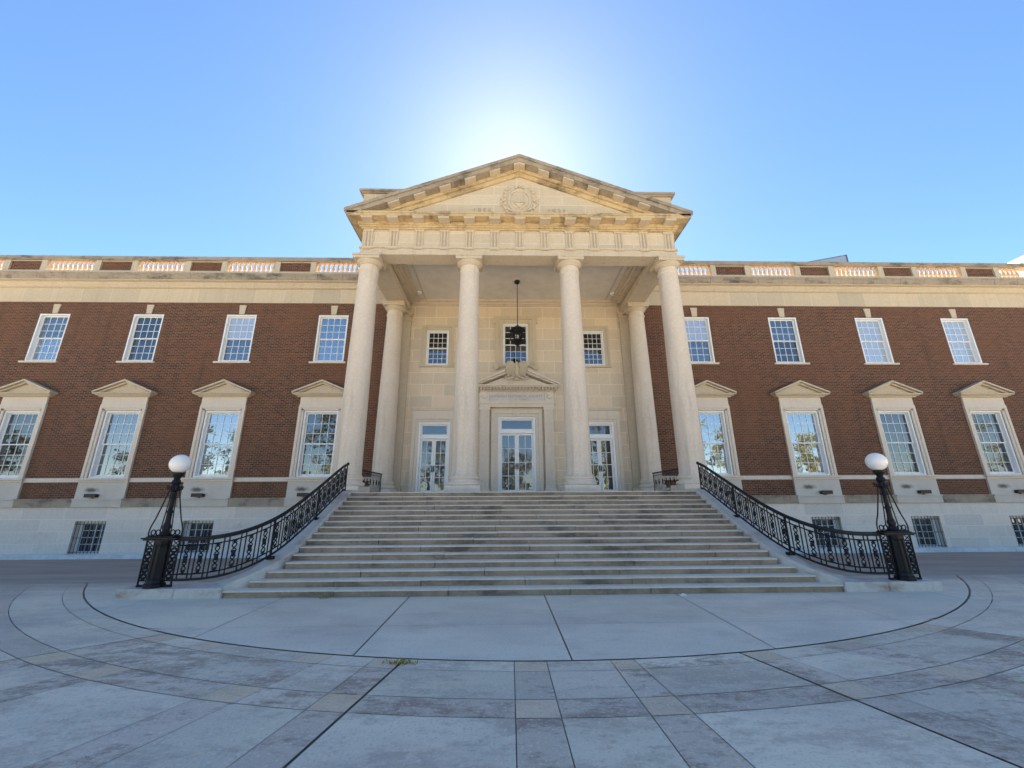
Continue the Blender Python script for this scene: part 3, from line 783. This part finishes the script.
for s in (-1, 1):
    for k in range(9):
        t = k/8; aa = R(75 - 150*t); x = s*(.53+.06*math.sin(t*math.pi))*math.cos(aa*.55); z = 12.62+.60*math.sin(aa)
        se.ball((x, SY-.03, z), .075, .05, .06, 8, 5)
    se.tube([(s*.54,SY-.03,12.30),(s*.70,SY-.05,12.42),(s*.62,SY-.04,12.60),(s*.72,SY-.04,12.68)], .035, 6)
    se.tube([(0,SY-.04,12.06),(s*.22,SY-.05,12.10),(s*.46,SY-.04,12.24)], .04, 6)
for k in (-1, 0, 1): se.ball((k*.13, SY-.03, 13.22+.05*(k == 0)), .06, .045, .06, 8, 5)
se.build('seal_carving', M['lime'], BL, smooth=True)
lettering('1856', .34, -1.42, SY-.008, 12.13, M['letter2'], BL, 'carved_date', .012, 1.15)
lettering('1931', .34, 1.42, SY-.008, 12.13, M['letter2'], BL, 'carved_date', .012, 1.15)
# attic block behind the pediment, main roof
MB().box(-6.17, 6.17, 13.55, 24, 11.745, 13.35).build('attic', M['lime_band'], BL)
MB().box(-6.24, 6.24, 13.48, 24.05, 13.352, 13.41).box(-6.32, 6.32, 13.42, 24.1, 13.412, 13.50).build('attic_coping', M['lime_dirty'], BL)
MB().box(-XE, XE, WY+.32, 48, 11.5, 11.93).build('roof_deck', M['deck'], BL)
MB().box(-XE+.02, XE-.02, WY+.9, 47.8, -.6, 11.49).build('main_block', M['brick'], BL)
# ceiling of the portico
ce = MB().box(-5.02, 5.02, 13.66, PW+.2, 10.86, 10.95); ce.build('portico_ceiling', M['cream'], BL)
cm = MB()
cm.prism_x([(PW-.002,10.60),(PW-.05,10.60),(PW-.06,10.66),(PW-.12,10.68),(PW-.14,10.75),(PW-.24,10.78),(PW-.28,10.858),(PW-.002,10.858)], -4.99, 4.99)
for s in (-1, 1):
    for x0, x1, z in ((4.86,5.06,10.62),(4.72,4.86,10.70),(4.56,4.72,10.79),(4.30,4.36,10.835)): cm.box(s*x0, s*x1, 13.69, PW-.29, z, 10.858)
for y0, y1, z in ((13.69,13.80,10.66),(13.80,13.92,10.77)): cm.box(-4.29, 4.29, y0, y1, z, 10.857)
cm.build('ceiling_moulding', M['lime'], BL)
for s in (-1, 1):
    MB().lathe([(.11,10.80),(.13,10.82),(.13,10.856)], (s*4.52, 16.95), 18).build('ceiling_light', M['white'], BL, smooth=True)

# ------------------------------------------------------------------ STEPS
ST = empty('entrance_steps', (0, 7.7, 0), 'broad flight of stained limestone steps rising to the columns', 'steps')
ST.location = (0, 0, 0)
Y0, TR, RI = 7.715, .261, .113
rs = random.Random(11)
for i in range(16):
    hw = [5.41, 5.14, 4.97][i] if i < 3 else 4.80
    y = Y0+i*TR; z1 = RI*(i+1) + (.002 if i == 15 else 0); z0 = RI*i
    back = y+TR+.05 if i < 15 else 11.918
    mb = MB(); rb = MB(); x = -hw
    while x < hw-.01:
        w = rs.uniform(1.3, 2.6)
        if hw-(x+w) < .9: w = hw-x
        dz = rs.uniform(-.005, .003) if i < 15 else 0; dy = rs.uniform(-.008, .008)
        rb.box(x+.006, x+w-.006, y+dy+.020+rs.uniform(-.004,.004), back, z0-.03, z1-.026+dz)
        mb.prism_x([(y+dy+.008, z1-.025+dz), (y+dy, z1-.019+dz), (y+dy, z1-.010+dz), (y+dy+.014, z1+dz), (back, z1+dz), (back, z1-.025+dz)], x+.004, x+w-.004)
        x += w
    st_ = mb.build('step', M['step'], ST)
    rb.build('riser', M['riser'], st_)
def path_at(pts, n):
    """Catmull-Rom resample of a plan path"""
    P = [Vector(p) for p in pts]; P = [P[0]*2-P[1]] + P + [P[-1]*2-P[-2]]; out = []
    for i in range(1, len(P)-2):
        for k in range(n):
            t = k/n; a, b, c, d = P[i-1], P[i], P[i+1], P[i+2]
            out.append(.5*((2*b)+(c-a)*t+(2*a-5*b+4*c-d)*t*t+(3*b-a-3*c+d)*t*t*t))
    out.append(P[-2]); return out
def cheek_z(y): return max(.165, min(1.875, RI+.433*(y-Y0)+.045))
inn = path_at([(5.40,7.72),(5.42,7.76),(5.36,7.90),(5.16,8.10),(4.99,8.36),(4.87,8.65),(4.815,8.95),(4.81,9.6),(4.81,11.0),(4.81,11.7),(4.81,12.70)], 6)
out = path_at([(5.95,8.30),(5.85,8.33),(5.66,8.40),(5.48,8.55),(5.36,8.72),(5.28,8.9),(5.24,9.15),(5.22,9.7),(5.22,11.0),(5.22,11.7),(5.22,12.70)], 6)
for s in (-1, 1):
    mb = MB(); n = len(inn); b0 = 0
    for i in range(n):
        zi = cheek_z(inn[i].y); zo = max(zi, zi)
        mb.v += [(s*inn[i].x, inn[i].y, zi), (s*out[i].x, out[i].y, zo), (s*out[i].x, out[i].y, -.5), (s*inn[i].x, inn[i].y, -.05)]
    for i in range(n-1):
        for k in range(4): mb.f.append((i*4+k, i*4+(k+1) % 4, (i+1)*4+(k+1) % 4, (i+1)*4+k))
    mb.f.append((0,1,2,3)); mb.f.append(tuple((n-1)*4+k for k in (3,2,1,0)))
    mb.build('cheek_wall', M['cheek'], ST, smooth=True)
    pb_ = MB(); x = 5.43
    for w in (.80, .98): pb_.box(s*(x+.003), s*(x+w), 7.72, 8.32, -.06, .158); x += w
    pb_.build('lamp_plinth', M['cheek'], ST, bevel=.018)

# ------------------------------------------------------------------ IRON RAILINGS beside the steps
rp = path_at([(6.42,7.86),(6.06,7.86),(5.72,7.92),(5.46,8.06),(5.27,8.28),(5.14,8.55),(5.06,8.9),(5.02,9.4),(5.0,10.0),(5.0,10.8),(5.0,11.72)], 10)
cum = [0]
for i in range(1, len(rp)): cum.append(cum[-1]+(rp[i]-rp[i-1]).length)
def rail_pt(d):
    d = max(0, min(cum[-1], d))
    for i in range(1, len(cum)):
        if cum[i] >= d:
            t = (d-cum[i-1])/(cum[i]-cum[i-1]); p = rp[i-1].lerp(rp[i], t); tn = (rp[i]-rp[i-1]).normalized(); return p, tn
# smoothed ground line under the rail
def zb_raw(d):
    p, _ = rail_pt(d); return max(.165, min(1.875, RI+.433*(p.y-Y0)+.045)) 
def zbase(d):
    return sum(zb_raw(d+k*.08) for k in range(-4, 5))/9
RL = cum[-1]; HB, HT = .055, .735
def fan(mb, c, tn, up, s=1.0):               # little anthemion
    for a in (-50, -25, 0, 25, 50):
        t = R(a); e = c + tn*math.sin(t)*.055*s + Vector((0,0,1))*math.cos(t)*.06*s*up
        mb.tube([tuple(c), tuple(e)], .010, 5, r1=.006)
def build_railing(name, label, sgn):
    root = empty(name, (0,0,0), label, 'railing', 'iron railings flanking the steps')
    def P(d, h): p, _ = rail_pt(d); return Vector((sgn*p.x, p.y, zbase(d)+h))
    N = 70; ds = [RL*i/N for i in range(N+1)]
    h = MB().tube([tuple(P(d, HT)) for d in ds], .030, 8); h.tube([tuple(P(d, HT-.024)) for d in ds], .022, 6)
    h.build('handrail', M['iron'], root, smooth=True)
    MB().tube([tuple(P(d, HT-.115)) for d in ds], .012, 5).build('upper_rail', M['iron'], root, smooth=True)
    MB().tube([tuple(P(d, HB+.09)) for d in ds], .012, 5).build('lower_rail', M['iron'], root, smooth=True)
    MB().tube([tuple(P(d, HB)) for d in ds], .021, 6).build('bottom_rail', M['iron'], root, smooth=True)
    n = 19; step = RL/n
    for k in range(n):
        d0 = k*step
        for q in (.06, .36):
            d = d0+q*step
            MB().tube([tuple(P(d, HB)), tuple(P(d, HT-.02))], .0125, 5).build('bar', M['iron'], root)
        d = d0+.71*step; p, tn = rail_pt(d); tn = Vector((sgn*tn.x, tn.y, (zbase(d+.05)-zbase(d-.05))/.1))
        o = MB(); c = P(d, (HB+HT)/2-.01)
        z0, z1 = HB+.10, HT-.125; L = z1-z0
        for sg in (-1, 1):
            pts = []
            for i in range(17):
                t = i/16; w = .035*math.sin(t*math.pi*4)*(1 if True else 0)
                pts.append(tuple(P(d, z0+.03+(L-.06)*t) + tn*(sg*w)))
            o.tube(pts, .0115, 5)
        o.ball(tuple(c), .036, .034, .06, 8, 6)
        fan(o, P(d, z0+.005), tn, 1); fan(o, P(d, z1-.0), tn, -1)
        o.tube([tuple(P(d, z0)+tn*-.055), tuple(P(d, z0)+tn*.055)], .010, 5).tube([tuple(P(d, z1)+tn*-.055), tuple(P(d, z1)+tn*.055)], .010, 5)
        o.build('scroll_ornament', M['iron'], root)
    for d in (RL*.34, RL*.66, RL-.02):
        q = P(d, 0); MB().box(q.x-.05, q.x+.05, q.y-.07, q.y+.07, q.z-.03, q.z+.025).tube([(q.x,q.y,q.z+.02),(q.x,q.y,q.z+HT)], .017, 6).build('foot', M['iron'], root)
    q = P(RL, HT); MB().ball((q.x, q.y, q.z+.005), .045, .045, .045, 10, 6).build('end_scroll', M['iron'], root, smooth=True)
    return root
build_railing('iron_railing', 'black wrought iron railing sweeping down the left edge of the steps', -1)
build_railing('iron_railing', 'black wrought iron railing sweeping down the right edge of the steps', 1)

# ------------------------------------------------------------------ LAMP POSTS
def lamp_post(x, y, label):
    z = .166
    root = empty('lamp_post', (x, y, z), label, 'lamp post', 'globe lamp posts at the foot of the steps')
    I = M['iron']; CT = .79
    pdl = MB()
    pdl.lathe([(.165,0),(.165,.05),(.14,.07),(.13,.11),(.112,.14)], (0,0), 8, rot=R(22.5))
    pdl.lathe([(.112,.14),(.105,.35),(.10,.66),(.115,.70),(.12,CT-.03)], (0,0), 8, rot=R(22.5))
    for k in range(8):
        a = R(45*k+22.5); pdl.tube([(.115*math.cos(a),.115*math.sin(a),.14),(.104*math.cos(a),.104*math.sin(a),.68)], .015, 5)
    pdl.build('pedestal', I, root)
    MB().box(-.285,.285,-.11,.11,CT-.028,CT-.008).box(-.31,.31,-.13,.13,CT-.006,CT+.02).box(-.24,.24,-.11,.11,CT+.022,CT+.04).build('cap_plate', I, root, bevel=.005)
    for s in (-1, 1):
        f = MB()
        f.tube([(s*.15,0,.0),(s*.15,0,CT-.03)], .014, 6).tube([(s*.285,0,.0),(s*.285,0,CT-.03)], .016, 6)
        f.tube([(s*.12,0,.015),(s*.30,0,.015)], .02, 6).tube([(s*.12,0,.10),(s*.29,0,.10)], .012, 5).tube([(s*.12,0,CT-.13),(s*.29,0,CT-.13)], .012, 5)
        for zc in (.165, .27, .38, .49, .59):
            for kx in (-1, 1):
                f.tube([(s*.218+kx*(.010+.031*math.cos(R(a))), 0, zc+.046*math.sin(R(a))) for a in range(-170, 171, 34)], .012, 5)
        f.ball((s*.218,0,.325), .045, .03, .05, 8, 6).ball((s*.218,0,.55), .03, .025, .035, 8, 6)
        f.tube([(s*.275,0,CT-.12),(s*.18,0,CT-.04)], .008, 5).tube([(s*.18,0,CT-.12),(s*.275,0,CT-.04)], .008, 5)
        f.build('scroll_panel', I, root)
    st = MB().lathe([(.085,CT+.04),(.095,CT+.07),(.07,CT+.10),(.055,CT+.14),(.072,CT+.19),(.056,CT+.24),(.045,CT+.28),(.042,1.22),(.052,1.24),(.052,1.26),(.038,1.28),(.035,1.47),(.046,1.49),(.046,1.51),(.033,1.53),(.030,1.66)], (0,0), 12)
    st.build('stem', I, root, smooth=True)
    for s in (-1, 1):
        b = MB().tube([(s*.28,0,CT+.02),(s*.295,0,CT+.09),(s*.29,0,CT+.16),(s*.265,0,CT+.24),(s*.225,0,CT+.34),(s*.15,0,1.40),(s*.085,0,1.64)], .012, 6)
        for cx in (.13, .215):
            b.tube([(s*cx+.040*math.cos(R(a)), 0, CT+.10+.046*math.sin(R(a))) for a in range(0, 360, 45)], .011, 5, closed=True)
        b.tube([(s*.07,0,CT+.045),(s*.30,0,CT+.045)], .010, 5)
        b.build('brace', I, root)
        MB().tube([(0,s*.10,CT+.03),(0,s*.125,CT+.16),(0,s*.09,1.25),(0,s*.06,1.64)], .010, 6).build('brace', I, root)
    cl = MB().lathe([(.030,1.60),(.085,1.62),(.10,1.65),(.075,1.67),(.055,1.72),(.08,1.76),(.066,1.80),(.048,1.83),(.07,1.88),(.095,1.91),(.095,1.945),(.06,1.95)], (0,0), 14)
    for k in range(8):
        a = R(45*k); cl.tube([(.06*math.cos(a),.06*math.sin(a),1.66),(.11*math.cos(a),.11*math.sin(a),1.645),(.115*math.cos(a),.115*math.sin(a),1.70)], .014, 5)
    cl.build('collar', I, root, smooth=True)
    MB().ball((0,0,2.108), .172, .172, .172, 32, 18).build('globe', M['globe'], root, smooth=True)
    return root
lamp_post(-6.70, 7.88, 'black iron lamp post with white globe, left of the steps')
lamp_post(6.70, 7.88, 'black iron lamp post with white globe, right of the steps')

# ------------------------------------------------------------------ small railings between front and rear columns
for s, side in ((-1, 'left'), (1, 'right')):
    root = empty('balcony_railing', (s*5.45, 15.2, PZ), 'short black railing between front and rear columns, %s side of the portico' % side, 'railing', 'short railings at the ends of the portico')
    y0, y1, h = -1.27, 1.42, .78
    for nm, z, rr in (('handrail', h, .026), ('upper_rail', h-.10, .012), ('bottom_rail', .07, .018)):
        MB().tube([(0,y0,z),(0,y1,z)], rr, 6).build(nm, M['iron'], root)
    for k in range(22):
        y = y0+.06+(y1-y0-.12)*k/21; MB().tube([(0,y,.07 if k not in (0, 21) else 0.0),(0,y,h)], .010 if k not in (0,21) else .018, 5).build('bar', M['iron'], root)
    for k in range(7):
        y = y0+.12+(k+.5)*(y1-y0-.24)/7
        MB().tube([(0, y+.05*math.cos(R(a)), .42+.10*math.sin(R(a))) for a in range(0,360,40)], .009, 5, closed=True).ball((0,y,.42), .02,.03,.04,6,5).build('scroll_ornament', M['iron'], root)

# ------------------------------------------------------------------ LANTERN
LX, LY = 0.0, 15.9
root = empty('hanging_lantern', (LX, LY, 10.86), 'black iron lantern hanging on a long rod in the portico', 'lantern')
I = M['iron']
MB().lathe([(.02,-.16),(.10,-.10),(.12,-.05),(.12,-.001)], (0,0), 14).tube([(0,0,-.12),(0,0,-2.13)], .016, 6).build('rod', I, root)
top = -2.13
MB().lathe([(.03,top+.04),(.05,top),(.10,top-.04),(.24,top-.12),(.345,top-.20),(.345,top-.24),(.31,top-.25)], (0,0), 6).build('canopy', I, root)
cg = MB()
for k in range(6):
    a = R(60*k); cg.tube([(.315*math.cos(a),.315*math.sin(a),top-.24),(.29*math.cos(a),.29*math.sin(a),top-.70)], .022, 5)
    b2 = R(60*k+60)
    for zz, rr in ((top-.25,.315),(top-.40,.305),(top-.70,.29)): cg.tube([(rr*math.cos(a),rr*math.sin(a),zz),(rr*math.cos(b2),rr*math.sin(b2),zz)], .018, 5)
    cg.tube([(.31*math.cos(a),.31*math.sin(a),top-.40),(.31*math.cos(b2),.31*math.sin(b2),top-.25)], .008, 4)
cg.build('cage', I, root)
MB().lathe([(.29,top-.70),(.295,top-.74),(.17,top-.84),(.06,top-.88),(.05,top-.92),(.02,top-.97)], (0,0), 6).build('bottom_finial', I, root)
MB().lathe([(.05,top-.66),(.05,top-.45),(.03,top-.42)], (0,0), 8).build('candle_cluster', M['brass'], root)

# ------------------------------------------------------------------ FLOODLIGHTS on the water table
where = {(-1,0): 'behind the left railing, on the ledge nearest the steps', (-1,1): 'on the ledge behind the left globe lamp', (-1,2): 'on the ledge one window left of the left globe lamp', (-1,3): 'on the ledge under the leftmost tall window',
         (1,0): 'on the ledge just right of the right column, behind the railing', (1,1): 'on the ledge one window left of the right globe lamp', (1,2): 'on the ledge just right of the right globe lamp', (1,3): 'on the ledge under the rightmost tall window'}
def floodlight(label):
    root = empty('floodlight', (0,0,0), label, 'floodlight', 'floodlights on the ledge under the windows')
    MB().box(-.06,.06,-.05,.05,0,.018).tube([(0,0,.01),(0,0,.06)], .02, 6).build('bracket', M['black'], root)
    MB().prism_x([(-.14,.05),(.10,.04),(.12,.10),(.10,.16),(-.14,.18)], -.22, .22).box(-.235,.235,-.15,-.138,.045,.19).build('housing', M['black'], root, bevel=.008)
    MB().box(-.19,.19,-.142,-.139,.07,.165).build('lens', GL[0], root)
    return root
for (sx, i), txt in where.items():
    r_ = floodlight('small black floodlight ' + txt); r_.location = (sx*(AX[i]+.24), WY-.10, 1.7125)

# ------------------------------------------------------------------ roof things
root = empty('skylight', (19.4, 22, 11.62), 'sloping glass skylight showing above the right wing parapet', 'skylight')
MB().box(-1.15, 1.15, -.6, 3.4, 0, 3.75).build('curb_wall', M['lime_grey'], root)
MB().prism([(-1.75,3.77),(1.1,4.34),(1.1,3.752),(-1.75,3.70)], -.7, 3.5).build('glazing', M['skyl'], root)
bb = MB()
for k in range(9):
    x = -1.7+k*.345; z = 3.80+(x+1.75)*.2175; bb.tube([(x,-.72,z-.05),(x,3.5,z-.05)], .018, 4)
bb.tube([(-1.75,-.72,3.76),(1.1,-.72,4.34)], .022, 5).tube([(1.1,-.72,3.75),(1.1,-.72,4.36)], .03, 5); bb.build('glazing_bars', M['iron_grey'], root)
root = empty('rooftop_unit', (29.9, 20.5, 11.93), 'pale rooftop box with orange panel at the far right end of the roofline', 'rooftop unit')
MB().box(.0, 1.6, -.5, 1.5, 0, 2.95).prism([(.1,2.952),(1.6,2.952),(1.6,3.5),(.5,3.5)], -.5, 1.5).build('casing', M['white'], root)
MB().prism([(.25,2.3),(.65,2.3),(.45,2.9),(.15,2.9)], -.53, -.505).build('panel', M['orange'], root)

# ------------------------------------------------------------------ weeds, scrap
def weed(x, y, z, n, h, label, yscale=1.0):
    r = random.Random(int(abs(x)*100)); mb = MB()
    for k in range(n):
        a = r.uniform(0, 2*math.pi); L = r.uniform(.4, 1)*h; bx, by = r.gauss(0, .075), r.gauss(0, .022)
        dx, dy = math.cos(a)*L*.8, math.sin(a)*L*.8; w = .006
        px, py = -math.sin(a)*w, math.cos(a)*w
        mb.v += [(bx-px,by-py,0),(bx+px,by+py,0),(bx+dx*.6+px,by+dy*.6+py,L*.38),(bx+dx*.6-px,by+dy*.6-py,L*.38),(bx+dx,by+dy,L*.35)]
        q = len(mb.v)-5; mb.f += [(q,q+1,q+2,q+3),(q+3,q+2,q+4)]
    o = mb.build('weed', M['weed'], loc=(x,y,z), fix=False); return tag(o, label, 'weed')
weed(-1.66, 4.76, -.004, 60, .085, 'dry yellow weed growing at the corner of the dark paving joints')
weed(-3.67, 7.68, 0.0, 30, .08, 'tuft of green weed at the foot of the bottom step')
sc = MB(); sc.prism_z([(-.06,-.02),(.02,-.035),(.07,.0),(.03,.03),(-.05,.025)], .0, .012).prism_z([(-.02,-.01),(.04,.0),(.01,.025)], .0125, .03)
tag(sc.build('paper_scrap', M['scrap'], loc=(2.47,7.6,.001)), 'small white paper scrap lying in front of the bottom step', 'litter')

# ------------------------------------------------------------------ the park wood across the lawn (mirrored in the glass)
def leaf_mat():
    m, n, p = new_mat('park_leaves'); tc = n.nodes.new('ShaderNodeTexCoord')
    col = mixc(n, (.10, .10, .018), (.22, .165, .03), ramp(n, noise(n, tc.outputs['Object'], .35, 4), [(.38, 0), (.66, 1)]))
    n.links.new(col, p.inputs['Base Color']); p.inputs['Roughness'].default_value = .8; return m
r = random.Random(5); wd = MB()
for k in range(30):
    cx, cy, hh = -116+k*8+r.uniform(-2.5,2.5), -44+r.uniform(-6,4), r.uniform(9, 20)
    wd.tube([(cx,cy,-.1),(cx+.2,cy,hh*.4),(cx,cy,hh*.7)], .35, 7, r1=.12)
    for q in range(34):
        t = r.random(); cl_ = Vector((cx+r.gauss(0,2.2)*(1.1-.5*t), cy+r.gauss(0,1.6), hh*(.28+.68*t)))
        for l in range(44):
            c_ = cl_+Vector((r.gauss(0,.6), r.gauss(0,.6), r.gauss(0,.45))); u = Vector((r.gauss(0,1), r.gauss(0,1), r.gauss(0,1))).normalized(); v = u.orthogonal().normalized()
            sz = r.uniform(.18,.38); wd.quad(tuple(c_-u*sz), tuple(c_+v*sz*.6), tuple(c_+u*sz), tuple(c_-v*sz*.6))
tag(wd.build('park_wood', leaf_mat(), fix=False), kind='stuff')
